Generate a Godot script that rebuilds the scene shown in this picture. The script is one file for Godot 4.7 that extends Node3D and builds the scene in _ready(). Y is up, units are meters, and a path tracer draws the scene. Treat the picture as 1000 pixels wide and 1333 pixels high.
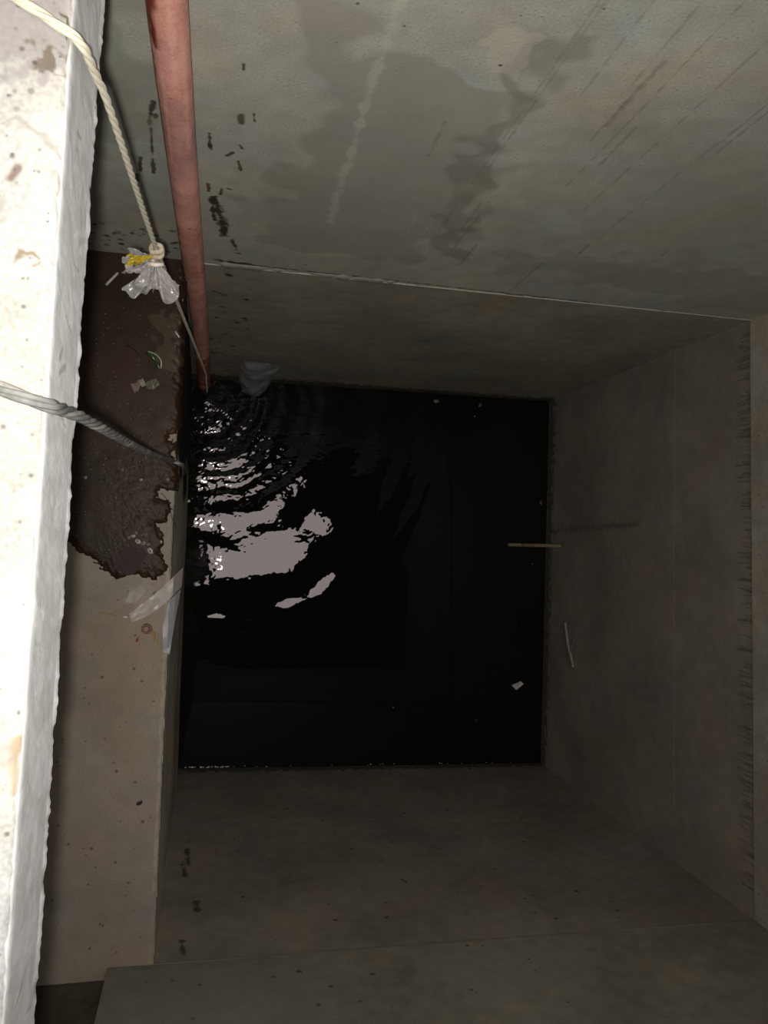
extends Node3D
# A flooded concrete shaft seen straight down from the edge of its slab. x to the picture's right, z to its bottom, water at y = 0.

const SLAB := 2.88        # top of the slab, 0.62 m under the camera
const JOINT := 1.506      # the construction joint and the ledge
const CEILING := 5.4
# corners of the shaft: north-west, north-east, south-east, south-west; at the water and at the joint
const WATER_CORNERS := [Vector2(-.137, -.690), Vector2(1.568, -.700), Vector2(1.570, 1.060), Vector2(-.127, 1.034)]
const JOINT_CORNERS := [Vector2(-.109, -.684), Vector2(1.533, -.686), Vector2(1.580, 1.080), Vector2(-.112, 1.067)]
const ROOM := [-2.0, 3.2, -2.2, 2.6]

var taken := {}
var rng := RandomNumberGenerator.new()
var noise_a := FastNoiseLite.new()
var noise_b := FastNoiseLite.new()


func _ready() -> void:
	# camera
	var cam := Camera3D.new()
	cam.name = "camera"
	cam.fov = 2.0 * rad_to_deg(atan(666.5 / 1000.0))
	cam.near = 0.02
	cam.far = 60.0
	cam.transform = Transform3D(Basis(Vector3(.97676, .21187, -.03256), Vector3(-.03913, .02689, -.99887), Vector3(-.21076, .97693, .03455)), Vector3(0, 3.5, 0))
	add_child(cam)
	cam.current = true
	# surroundings: a closed room, so the sky stays black
	var env := Environment.new()
	env.background_mode = Environment.BG_COLOR
	env.background_color = Color.BLACK
	env.tonemap_mode = Environment.TONE_MAPPER_LINEAR
	env.tonemap_exposure = 1.0
	env.sdfgi_enabled = true
	env.ssao_enabled = true
	env.ssil_enabled = true
	var around := WorldEnvironment.new()
	around.name = "surroundings"
	around.environment = env
	add_child(around)
	# the flash beside the lens
	camera_flash(Vector3(-.017, 3.503, .011), 1.64)
	# the soft lamp on the ceiling, which the water mirrors
	ceiling_lamp(Vector3(.36, CEILING - .02, -.04), Vector2(1.15, .92), 8.2, Color(1.0, .93, .91))

	rng.seed = 7
	noise_a.seed = 11
	noise_a.noise_type = FastNoiseLite.TYPE_SIMPLEX_SMOOTH
	noise_a.frequency = 1.0
	noise_a.fractal_octaves = 3
	noise_b.seed = 29
	noise_b.noise_type = FastNoiseLite.TYPE_SIMPLEX_SMOOTH
	noise_b.frequency = 1.0
	noise_b.fractal_type = FastNoiseLite.FRACTAL_NONE

	room()
	slab_edge()
	shaft()
	water()
	pipe()
	ropes()
	ledge_litter()
	floating_litter()


# ------------------------------------------------------------------ naming

func numbered(called: String) -> String:
	taken[called] = taken.get(called, -1) + 1
	return called if taken[called] == 0 else "%s_%03d" % [called, taken[called]]


func obj(called: String, mesh: Mesh, m: Material, parent: Node3D = null) -> MeshInstance3D:
	var o := MeshInstance3D.new()
	o.mesh = mesh
	o.material_override = m
	if parent:
		o.name = called
		parent.add_child(o, true)
	else:
		o.name = numbered(called)
		add_child(o)
	return o


func struct(called: String, mesh: Mesh, m: Material, label: String) -> MeshInstance3D:
	var o := obj(called, mesh, m)
	o.set_meta("kind", "structure")
	o.set_meta("label", label)
	o.set_meta("category", called.get_slice("_", 0))
	return o


func tag(o: Node3D, label: String, category: String, group := "") -> Node3D:
	o.set_meta("label", label)
	o.set_meta("category", category)
	if group:
		o.set_meta("group", group)
	return o


func thing(called: String, label: String, category: String, at := Vector3.ZERO, group := "") -> Node3D:
	var o := Node3D.new()
	o.name = numbered(called)
	o.position = at
	add_child(o)
	return tag(o, label, category, group)


# ------------------------------------------------------------------ meshes

func finish(st: SurfaceTool) -> ArrayMesh:
	st.generate_normals()
	return st.commit()


func start(smooth := true) -> SurfaceTool:
	var st := SurfaceTool.new()
	st.begin(Mesh.PRIMITIVE_TRIANGLES)
	st.set_smooth_group(0 if smooth else -1)
	return st


func tri(st: SurfaceTool, a: Vector3, b: Vector3, c: Vector3) -> void:
	# seen counter-clockwise from the outside; Godot wants clockwise
	for p in [a, c, b]:
		st.add_vertex(p)


func quad(st: SurfaceTool, a: Vector3, b: Vector3, c: Vector3, d: Vector3) -> void:
	tri(st, a, b, c)
	tri(st, a, c, d)


# a grid of (nu x nv) cells; its front looks along dU x dV
func patch(st: SurfaceTool, us: PackedFloat32Array, vs: PackedFloat32Array, pos: Callable, uv: Callable, first := 0) -> int:
	for v in vs:
		for u in us:
			st.set_uv(uv.call(u, v))
			st.add_vertex(pos.call(u, v))
	var w := us.size()
	for j in vs.size() - 1:
		for i in w - 1:
			var a := first + j * w + i
			for k in [a, a + w + 1, a + 1, a, a + w, a + w + 1]:
				st.add_index(k)
	return first + w * vs.size()


func steps(a: float, b: float, n: int) -> PackedFloat32Array:
	var out := PackedFloat32Array()
	for i in n + 1:
		out.append(lerpf(a, b, float(i) / n))
	return out


func block(st: SurfaceTool, lo: Vector3, hi: Vector3) -> void:
	var p := func(i: int) -> Vector3: return Vector3(hi.x if i & 1 else lo.x, hi.y if i & 2 else lo.y, hi.z if i & 4 else lo.z)
	for f in [[0, 2, 3, 1], [4, 5, 7, 6], [0, 4, 6, 2], [1, 3, 7, 5], [0, 1, 5, 4], [2, 6, 7, 3]]:
		quad(st, p.call(f[0]), p.call(f[1]), p.call(f[2]), p.call(f[3]))


func block_mesh(lo: Vector3, hi: Vector3) -> ArrayMesh:
	var st := start(false)
	block(st, lo, hi)
	return finish(st)


# smooth path through points
func spline(points: Array, each: int) -> PackedVector3Array:
	var out := PackedVector3Array()
	for i in points.size() - 1:
		var p0: Vector3 = points[maxi(i - 1, 0)]
		var p1: Vector3 = points[i]
		var p2: Vector3 = points[i + 1]
		var p3: Vector3 = points[mini(i + 2, points.size() - 1)]
		# control points kept short where neighbours lie far off
		var reach := p1.distance_to(p2)
		var t1 := (p2 - p0).normalized() * reach / 3.0
		var t2 := (p3 - p1).normalized() * reach / 3.0
		for k in each:
			var t := float(k) / each
			out.append(p1.bezier_interpolate(p1 + t1, p2 - t2, p2, t))
	out.append(points[-1])
	return out


# a tube along a path; radii(t) gives (across, along) radii, or one number
func tube(st: SurfaceTool, path: PackedVector3Array, radii: Callable, sides: int, up := Vector3(0, 1, .13)) -> void:
	var rings: Array[PackedVector3Array] = []
	var n := path.size()
	for i in n:
		var dir := (path[mini(i + 1, n - 1)] - path[maxi(i - 1, 0)]).normalized()
		var side := dir.cross(up).normalized()
		var over := side.cross(dir).normalized()
		var r: Variant = radii.call(float(i) / (n - 1))
		var rx: float = r.x if r is Vector2 else r
		var ry: float = r.y if r is Vector2 else r
		var ring := PackedVector3Array()
		for k in sides:
			var a := TAU * k / sides
			ring.append(path[i] + side * cos(a) * rx + over * sin(a) * ry)
		rings.append(ring)
	for i in n - 1:
		for k in sides:
			var l := (k + 1) % sides
			quad(st, rings[i][k], rings[i + 1][k], rings[i + 1][l], rings[i][l])
	for k in sides:
		var l := (k + 1) % sides
		tri(st, path[0], rings[0][k], rings[0][l])
		tri(st, path[n - 1], rings[n - 1][l], rings[n - 1][k])


func tube_mesh(points: Array, r: float, sides := 8, each := 6) -> ArrayMesh:
	var st := start()
	tube(st, spline(points, each), func(_t: float) -> float: return r, sides)
	return finish(st)


# one strand of a laid rope: a helix round the path
func strand(path: PackedVector3Array, phase: float, off: float, r: float, pitch: float, flat := 1.0) -> ArrayMesh:
	var out := PackedVector3Array()
	var far := 0.0
	for i in path.size():
		if i > 0:
			far += path[i].distance_to(path[i - 1])
		var dir := (path[mini(i + 1, path.size() - 1)] - path[maxi(i - 1, 0)]).normalized()
		var side := dir.cross(Vector3(.2, 1, .13)).normalized()
		var over := side.cross(dir)
		var a := phase + TAU * far / pitch
		out.append(path[i] + (side * cos(a) + over * sin(a) * flat) * off)
	var st := start()
	tube(st, out, func(_t: float) -> float: return r, 7)
	return finish(st)


func resample(path: PackedVector3Array, step: float) -> PackedVector3Array:
	var out := PackedVector3Array([path[0]])
	var left := step
	for i in path.size() - 1:
		var a := path[i]
		var d := a.distance_to(path[i + 1])
		var done := 0.0
		while d - done >= left:
			done += left
			out.append(a.lerp(path[i + 1], done / d))
			left = step
		left -= d - done
	out.append(path[-1])
	return out


# a rounded, uneven pebble
func pebble(size: Vector3, seed_at: float) -> ArrayMesh:
	var st := start()
	var pos := func(u: float, v: float) -> Vector3:
		var d := Vector3(cos(u) * cos(v), sin(v), -sin(u) * cos(v))
		return d * size * (1.0 + .28 * noise_b.get_noise_3dv(d * 1.1 + Vector3.ONE * seed_at))
	patch(st, steps(0, TAU, 12), steps(-PI / 2, PI / 2, 7), pos, func(u: float, v: float) -> Vector2: return Vector2(u, v))
	return finish(st)


# a thin sheet with thickness from an outline (seen from above, x and z), laid over a height function
func sheet(outline: Array, height: Callable, thick: float) -> ArrayMesh:
	var poly := PackedVector2Array()
	for p in outline:
		poly.append(p)
	var lo := poly[0]
	var hi := poly[0]
	for p in poly:
		lo = lo.min(p)
		hi = hi.max(p)
	var st := start(false)
	# cut the outline into cells so that the sheet can fold
	var cell := maxf((hi - lo).x, (hi - lo).y) / 12.0
	for i in int(ceil((hi.x - lo.x) / cell)):
		for j in int(ceil((hi.y - lo.y) / cell)):
			var c := lo + Vector2(i, j) * cell
			var box := PackedVector2Array([c, c + Vector2(cell, 0), c + Vector2(cell, cell), c + Vector2(0, cell)])
			for piece in Geometry2D.intersect_polygons(poly, box):
				var index := Geometry2D.triangulate_polygon(piece)
				for k in range(0, index.size(), 3):
					var a: Vector2 = piece[index[k]]
					var b: Vector2 = piece[index[k + 1]]
					var d: Vector2 = piece[index[k + 2]]
					if (b - a).cross(d - a) > 0.0:
						var swap := b
						b = d
						d = swap
					var t: Array = []
					for q: Vector2 in [a, b, d]:
						t.append(Vector3(q.x, height.call(q), q.y))
					tri(st, t[0], t[1], t[2])
					tri(st, t[0] - Vector3(0, thick, 0), t[2] - Vector3(0, thick, 0), t[1] - Vector3(0, thick, 0))
	for i in poly.size():
		var a := poly[i]
		var b := poly[(i + 1) % poly.size()]
		for k in 6:
			var p := a.lerp(b, k / 6.0)
			var q := a.lerp(b, (k + 1) / 6.0)
			var pa := Vector3(p.x, height.call(p), p.y)
			var qa := Vector3(q.x, height.call(q), q.y)
			quad(st, pa, qa, qa - Vector3(0, thick, 0), pa - Vector3(0, thick, 0))
	return finish(st)


# ------------------------------------------------------------------ materials

func plain(c: Color, rough: float, spec := .5) -> StandardMaterial3D:
	var m := StandardMaterial3D.new()
	m.albedo_color = c
	m.roughness = rough
	m.metallic_specular = spec
	return m


func film(c: Color, rough := .3) -> StandardMaterial3D:
	var m := plain(c, rough, .6)
	m.transparency = BaseMaterial3D.TRANSPARENCY_ALPHA
	m.cull_mode = BaseMaterial3D.CULL_DISABLED
	return m


func mottled(c: Color, seed_at: int) -> StandardMaterial3D:
	var m := Face.new(Vector2(.25, .25), 900, c, seed_at, .2, .15)
	for k in 60:
		m.stroke([Vector2(rng.randf_range(0, .25), rng.randf_range(0, .25))], rng.randf_range(.003, .009), c.darkened(.35) if k % 2 else c.lightened(.3), .6, .8)
	var out := m.material(.75, .0)
	out.heightmap_enabled = false
	out.uv1_triplanar = true
	out.uv1_scale = Vector3.ONE * 4.0
	return out


# A picture of a concrete surface, in metres: size, grain, stains
class Face:
	var w: int
	var h: int
	var size: Vector2
	var rgb: PackedByteArray
	var high: PackedByteArray
	var ragged: FastNoiseLite

	func _init(size_: Vector2, per_metre: float, base: Color, seed_: int, mottle := .10, grain := .10, pits := 0.35) -> void:
		size = size_
		w = int(size.x * per_metre)
		h = int(size.y * per_metre)
		ragged = FastNoiseLite.new()
		ragged.seed = seed_ + 5
		ragged.frequency = 1.0
		ragged.fractal_octaves = 2
		var coarse := layer(seed_, 2.2 / per_metre, 4)
		var middle := layer(seed_ + 1, 14.0 / per_metre, 4)
		var fine := layer(seed_ + 2, 170.0 / per_metre, 2)
		var hue := layer(seed_ + 3, 3.5 / per_metre, 3)
		rgb.resize(w * h * 3)
		high.resize(w * h)
		var r := base.r8
		var g := base.g8
		var b := base.b8
		for i in w * h:
			var f := (fine[i] - 128) / 128.0
			var m := (middle[i] - 128) / 128.0
			var k := 1.0 + mottle * ((coarse[i] - 128) / 128.0 * .8 + m * .6) + grain * f
			var t := (hue[i] - 128) / 128.0 * .035
			var z := 120.0 + 60.0 * f + 40.0 * m
			if f < -1.0 + pits * (.5 + .5 * m):
				k *= .72
				z -= 50.0
			rgb[i * 3] = clampi(int(r * k * (1.0 + t)), 0, 255)
			rgb[i * 3 + 1] = clampi(int(g * k), 0, 255)
			rgb[i * 3 + 2] = clampi(int(b * k * (1.0 - t)), 0, 255)
			high[i] = clampi(int(z), 0, 255)

	func layer(s: int, freq: float, octaves: int) -> PackedByteArray:
		var n := FastNoiseLite.new()
		n.noise_type = FastNoiseLite.TYPE_SIMPLEX_SMOOTH
		n.seed = s
		n.frequency = freq
		n.fractal_octaves = octaves
		var im := n.get_image(w, h)
		im.convert(Image.FORMAT_L8)
		return im.get_data()

	# a ragged mark along a line of points (metres from the picture's upper left corner)
	func stroke(points: Array, width: float, c: Color, share: float, rough := .6, lift := 0, scale := 26.0) -> void:
		var lo: Vector2 = points[0]
		var hi: Vector2 = points[0]
		for p in points:
			lo = lo.min(p)
			hi = hi.max(p)
		mark(lo - Vector2.ONE * width * 2.2, hi + Vector2.ONE * width * 2.2, c, share, lift, func(q: Vector2) -> float:
			var d := 1e9
			for i in maxi(points.size() - 1, 1):
				d = minf(d, q.distance_to(Geometry2D.get_closest_point_to_segment(q, points[i], points[mini(i + 1, points.size() - 1)])))
			return d / width - 1.0 - rough * ragged.get_noise_2d(q.x * scale, q.y * scale) * 1.6)

	# a ragged patch with an outline
	func area(points: Array, c: Color, share: float, edge := .02, scale := 14.0, lift := 0) -> void:
		var poly := PackedVector2Array(points)
		var lo := poly[0]
		var hi := poly[0]
		for p in poly:
			lo = lo.min(p)
			hi = hi.max(p)
		mark(lo - Vector2.ONE * edge * 2, hi + Vector2.ONE * edge * 2, c, share, lift, func(q: Vector2) -> float:
			var wob := Vector2(ragged.get_noise_2d(q.x * scale, q.y * scale), ragged.get_noise_2d(q.x * scale + 77.0, q.y * scale)) * edge * 2.0
			var r := q + wob
			var d := 1e9
			for i in poly.size():
				d = minf(d, r.distance_to(Geometry2D.get_closest_point_to_segment(r, poly[i], poly[(i + 1) % poly.size()])))
			return (-d if Geometry2D.is_point_in_polygon(r, poly) else d) / maxf(edge * .55, .0015))

	func mark(lo: Vector2, hi: Vector2, c: Color, share: float, lift: int, inside: Callable) -> void:
		var per := w / size.x
		for y in range(maxi(int(lo.y * per), 0), mini(int(hi.y * per) + 1, h)):
			for x in range(maxi(int(lo.x * per), 0), mini(int(hi.x * per) + 1, w)):
				var k := clampf(.5 - inside.call(Vector2(x, y) / per), 0.0, 1.0)
				if k <= 0.0:
					continue
				var i := y * w + x
				k *= share * (.75 + .5 * high[i] / 255.0)
				rgb[i * 3] = clampi(int(lerpf(rgb[i * 3], c.r8, k)), 0, 255)
				rgb[i * 3 + 1] = clampi(int(lerpf(rgb[i * 3 + 1], c.g8, k)), 0, 255)
				rgb[i * 3 + 2] = clampi(int(lerpf(rgb[i * 3 + 2], c.b8, k)), 0, 255)
				high[i] = clampi(high[i] + int(lift * k), 0, 255)

	func material(rough: float, relief: float) -> StandardMaterial3D:
		var m := StandardMaterial3D.new()
		m.albedo_texture = ImageTexture.create_from_image(Image.create_from_data(w, h, false, Image.FORMAT_RGB8, rgb))
		m.heightmap_enabled = true
		m.heightmap_texture = ImageTexture.create_from_image(Image.create_from_data(w, h, false, Image.FORMAT_L8, high))
		m.heightmap_scale = relief
		m.roughness = rough
		m.metallic_specular = .35
		return m


# ------------------------------------------------------------------ lamps

func camera_flash(at: Vector3, energy: float) -> void:
	var t := thing("flash_lamp", "small round white flash lamp held beside the lens over the shaft", "lamp", at)
	var rim := CylinderMesh.new()
	rim.top_radius = .008
	rim.bottom_radius = .006
	rim.height = .006
	var housing := obj("housing", rim, plain(Color(.03, .03, .03), .5), t)
	housing.position.y = .0045
	var bulb := SphereMesh.new()
	bulb.radius = .0035
	bulb.height = .004
	var glow := plain(Color.WHITE, .3)
	glow.emission_enabled = true
	glow.emission = Color(1, .98, .94)
	glow.emission_energy_multiplier = 40.0
	obj("bulb", bulb, glow, t)
	var l := SpotLight3D.new()
	l.name = "flash_light"
	l.position = Vector3(0, -.004, 0)
	l.basis = Basis.looking_at(Vector3(.211, -.977, -.13), Vector3(0, 0, -1))
	l.spot_angle = 68.0
	l.spot_angle_attenuation = 1.0
	l.spot_range = 12.0
	l.spot_attenuation = 2.0
	l.light_energy = energy
	l.light_color = Color(1, .985, .955)
	l.light_size = .004
	l.shadow_enabled = true
	t.add_child(l)


func ceiling_lamp(at: Vector3, size: Vector2, glow_energy: float, c: Color) -> void:
	var t := thing("ceiling_lamp", "wide flat glowing ceiling panel above the open shaft", "lamp", at)
	var st := start(false)
	var w := .03
	block(st, Vector3(-size.x / 2 - w, -.03, -size.y / 2 - w), Vector3(size.x / 2 + w, .02, -size.y / 2))
	block(st, Vector3(-size.x / 2 - w, -.03, size.y / 2), Vector3(size.x / 2 + w, .02, size.y / 2 + w))
	block(st, Vector3(-size.x / 2 - w, -.03, -size.y / 2), Vector3(-size.x / 2, .02, size.y / 2))
	block(st, Vector3(size.x / 2, -.03, -size.y / 2), Vector3(size.x / 2 + w, .02, size.y / 2))
	obj("frame", finish(st), plain(Color(.8, .8, .8), .5), t)
	var m := plain(Color(.9, .9, .9), .6)
	m.emission_enabled = true
	m.emission = c
	m.emission_energy_multiplier = glow_energy
	obj("diffuser", block_mesh(Vector3(-size.x / 2, -.01, -size.y / 2), Vector3(size.x / 2, .01, size.y / 2)), m, t)
	var l := AreaLight3D.new()
	l.name = "panel_light"
	l.area_size = size
	l.position = Vector3(0, -.012, 0)
	l.rotation_degrees = Vector3(-90, 0, 0)
	l.area_normalize_energy = true
	l.area_range = 14.0
	l.area_attenuation = 2.0
	l.light_energy = .5
	l.light_color = c
	l.shadow_enabled = true
	t.add_child(l)


# ------------------------------------------------------------------ the setting

func room() -> void:
	var f := Face.new(Vector2(2, 2), 192, Color(.56, .55, .52), 401)
	var m := f.material(.9, .15)
	m.heightmap_enabled = false
	m.uv1_triplanar = true
	m.uv1_world_triplanar = true
	m.uv1_scale = Vector3.ONE * .5
	var x0: float = ROOM[0]
	var x1: float = ROOM[1]
	var z0: float = ROOM[2]
	var z1: float = ROOM[3]
	struct("ceiling", block_mesh(Vector3(x0 - .2, CEILING, z0 - .2), Vector3(x1 + .2, CEILING + .2, z1 + .2)), m, "grey concrete ceiling of the room above the shaft")
	struct("wall_left", block_mesh(Vector3(x0 - .2, SLAB - .1, z0 - .2), Vector3(x0, CEILING, z1 + .2)), m, "grey room wall behind the white slab edge")
	struct("wall_right", block_mesh(Vector3(x1, SLAB - .1, z0 - .2), Vector3(x1 + .2, CEILING, z1 + .2)), m, "grey room wall beyond the right side of the shaft")
	struct("wall_back", block_mesh(Vector3(x0, SLAB - .1, z0 - .2), Vector3(x1, CEILING, z0), ), m, "grey room wall beyond the far side of the shaft")
	struct("wall_front", block_mesh(Vector3(x0, SLAB - .1, z1), Vector3(x1, CEILING, z1 + .2)), m, "grey room wall behind the near side of the shaft")
	# the floor round the other three sides of the opening
	struct("floor", block_mesh(Vector3(-.12, SLAB - .1, z0), Vector3(x1, SLAB, -.69)), m, "grey floor slab along the far side of the opening")
	struct("floor", block_mesh(Vector3(1.6, SLAB - .1, -.69), Vector3(x1, SLAB, 1.09)), m, "grey floor slab along the right side of the opening")
	struct("floor", block_mesh(Vector3(-.12, SLAB - .1, 1.09), Vector3(x1, SLAB, z1)), m, "grey floor slab along the near side of the opening")


func edge_x(z: float) -> float:
	return -.1325 - .020 * z * 1.0


func slab_edge() -> void:
	# picture: u 0..0.40 = top from 0.30 m inside the edge, then the face of 0.1 m; v along z
	var z0 := -.62
	var z1 := .62
	var f := Face.new(Vector2(.42, 1.24), 900, Color(.60, .595, .575), 77, .12, .10, .3)
	var at := func(x_in: float, z: float) -> Vector2: return Vector2(.30 - x_in, z - z0)      # on the top, metres in from the edge
	var fc := func(down: float, z: float) -> Vector2: return Vector2(.30 + down, z - z0)      # on the face
	# the smeared grey end under the cream rope, tan stains, rust spots
	f.area([at.call(.10, -.50), at.call(.0, -.50), at.call(.0, -.355), at.call(.03, -.345), at.call(.12, -.36)], Color(.50, .485, .49), .6, .012, 40.0)
	f.area([at.call(.024, -.372), at.call(.010, -.362), at.call(.004, -.350), at.call(.014, -.345), at.call(.028, -.350)], Color(.36, .33, .28), .85, .006, 60.0, -20)
	f.area([at.call(.008, -.398), at.call(.001, -.39), at.call(.001, -.378), at.call(.007, -.382)], Color(.26, .23, .15), .85, .004, 60.0, -20)
	f.area([at.call(.001, -.42), at.call(.006, -.42), at.call(.004, -.400), at.call(.0, -.40)], Color(.5, .44, .40), .7, .003, 30.0)
	f.area([at.call(.030, -.212), at.call(.020, -.208), at.call(.014, -.196), at.call(.022, -.198)], Color(.42, .36, .27), .8, .006, 60.0, -20)
	f.stroke([at.call(.032, -.27), at.call(.036, -.262)], .003, Color(.38, .32, .29), .8, .6)
	f.stroke([at.call(.0, -.265), at.call(.0, -.256)], .003, Color(.52, .48, .42), .7, .6)
	f.stroke([at.call(.047, -.033)], .004, Color(.50, .39, .22), .85, .6)
	f.stroke([at.call(.003, .16), at.call(.004, .20)], .004, Color(.54, .46, .35), .7, .7)
	for k in 150:
		f.stroke([at.call(rng.randf_range(.002, .08), rng.randf_range(-.42, .42))], rng.randf_range(.0006, .0019), Color(.36, .35, .32).lerp(Color(.2, .2, .2), rng.randf()), rng.randf_range(.3, .8), .5, -30)
	for k in 16:
		f.area([at.call(rng.randf_range(.0, .08), 0) + Vector2(0, k * .052 - .42)] + [Vector2(.30 - rng.randf_range(.0, .08), k * .052 + .225), Vector2(.30 - rng.randf_range(.0, .08), k * .052 + .24)], Color(.48, .465, .44), .45, .012, 30.0)
	# the face: cement painted lighter to offset grazing light, paler drips and trowel streaks
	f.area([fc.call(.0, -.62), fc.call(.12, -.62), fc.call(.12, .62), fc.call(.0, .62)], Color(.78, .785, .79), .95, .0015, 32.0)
	for k in 110:
		var z := rng.randf_range(-.52, .5)
		var d := rng.randf_range(.008, .09)
		f.stroke([fc.call(d, z), fc.call(minf(d + rng.randf_range(.002, .02), .1), z + rng.randf_range(-.012, .012))], rng.randf_range(.0008, .0025), Color(.84, .84, .83) if k % 5 else Color(.58, .58, .57), rng.randf_range(.3, .8), .7, 20)
	for k in 14:
		var z := -.5 + k * .075
		f.area([fc.call(.0, z), fc.call(.1, z + .06), fc.call(.1, z + .085), fc.call(.0, z + .04)], Color(.66, .66, .65), .4, .02, 18.0)
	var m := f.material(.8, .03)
	var zs := PackedFloat32Array([ROOM[2], -1.2])
	zs.append_array(steps(-.62, .62, 310))
	zs.append_array(PackedFloat32Array([1.2, ROOM[3]]))
	# the profile, from far in on the top, round the edge, down the face and back under
	var us := PackedFloat32Array([-1.88, -.9])
	us.append_array(steps(-.30, -.01, 29))
	us.append_array(steps(-.007, .007, 7))
	us.append_array(steps(.012, .088, 16))
	us.append_array(steps(.093, .108, 6))
	us.append_array(PackedFloat32Array([.14, .5, 1.9]))
	var pos := func(u: float, v: float) -> Vector3:
		var e := edge_x(v)
		var chip := maxf(0.0, noise_a.get_noise_2d(v * 38.0, 4.0)) * .0025 + noise_b.get_noise_2d(v * 90.0, 9.0) * .0003
		var p: Vector3
		if u <= -.007:
			p = Vector3(e + u, SLAB, v)
		elif u <= .007:
			var a := (u + .007) / .014 * PI / 2
			p = Vector3(e - .006 + .006 * sin(a), SLAB - .006 + .006 * cos(a), v)
		elif u <= .093:
			p = Vector3(e + .005 * u / .1, SLAB - u, v)
		elif u <= .108:
			var a := (u - .093) / .015 * PI / 2
			var jag := .0022 * noise_a.get_noise_2d(v * 24.0, 1.0) + .0012 * maxf(0.0, noise_b.get_noise_2d(v * 150.0, 5.0) - .1) + .0006 * noise_b.get_noise_2d(v * 330.0, 7.0)
			p = Vector3(e + .005 - .004 + (.004 + jag) * cos(a), SLAB - .093 - (.006 + jag) * sin(a), v)
		else:
			p = Vector3(e - u + .10, SLAB - .1, v)
		var near := clampf(1.0 - absf(u) / .012, 0.0, 1.0)
		p += Vector3(-chip, -chip, 0) * near
		if absf(v) < .6 and u > -.25 and u < .1:
			var bump := .0003 * noise_a.get_noise_2d(u * 60.0, v * 60.0)
			p += Vector3(bump, 0, 0) if u > .007 else Vector3(0, bump, 0)
		return p
	var st := start()
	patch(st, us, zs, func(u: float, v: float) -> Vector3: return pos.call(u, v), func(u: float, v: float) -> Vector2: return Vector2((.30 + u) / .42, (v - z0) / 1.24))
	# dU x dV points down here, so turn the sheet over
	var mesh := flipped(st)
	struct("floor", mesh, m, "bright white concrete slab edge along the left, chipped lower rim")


func flipped(st: SurfaceTool) -> ArrayMesh:
	var a := st.commit_to_arrays()
	var index: PackedInt32Array = a[Mesh.ARRAY_INDEX]
	for k in range(0, index.size(), 3):
		var s := index[k + 1]
		index[k + 1] = index[k + 2]
		index[k + 2] = s
	a[Mesh.ARRAY_INDEX] = index
	a[Mesh.ARRAY_NORMAL] = null
	var out := SurfaceTool.new()
	out.create_from_arrays(a)
	out.generate_normals()
	return out.commit()


# a wall between four corners (bottom left, bottom right, top right, top left as seen from inside), with a thickness behind it
func wall_mesh(bl: Vector3, br: Vector3, tr: Vector3, tl: Vector3, back: Vector3, nu: int, nv: int, bend := .0015, seed_at := 0.0) -> ArrayMesh:
	var st := start()
	var pos := func(u: float, v: float) -> Vector3:
		var p := bl.lerp(br, u).lerp(tl.lerp(tr, u), v)
		return p + back.normalized() * bend * noise_a.get_noise_2d(u * 3.0 + seed_at, v * 3.0)
	var uv := func(u: float, v: float) -> Vector2: return Vector2(u, 1.0 - v)
	var n := patch(st, steps(0, 1, nu), steps(0, 1, nv), pos, uv)
	var front := st
	# sides and back in their own smooth group
	front.set_smooth_group(-1)
	var c := [bl, br, tr, tl]
	for k in 4:
		var a: Vector3 = c[k]
		var b: Vector3 = c[(k + 1) % 4]
		for p in [a, a + back, b + back, b]:
			front.set_uv(Vector2(.5, .5))
			front.add_vertex(p)
		for i in [0, 2, 1, 0, 3, 2]:
			front.add_index(n + i)
		n += 4
	for p in [bl + back, br + back, tr + back, tl + back]:
		front.set_uv(Vector2(.5, .5))
		front.add_vertex(p)
	for i in [0, 1, 2, 0, 2, 3]:
		front.add_index(n + i)
	return finish(front)


func corner(set_: Array, k: int, y: float) -> Vector3:
	return Vector3(set_[k].x, y, set_[k].y)


# a corner of the shaft at a height, on the line through its water and joint corners
func shaft_corner(k: int, y: float) -> Vector3:
	return corner(WATER_CORNERS, k, 0).lerp(corner(JOINT_CORNERS, k, JOINT), y / JOINT) * Vector3(1, 0, 1) + Vector3(0, y, 0)


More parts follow.
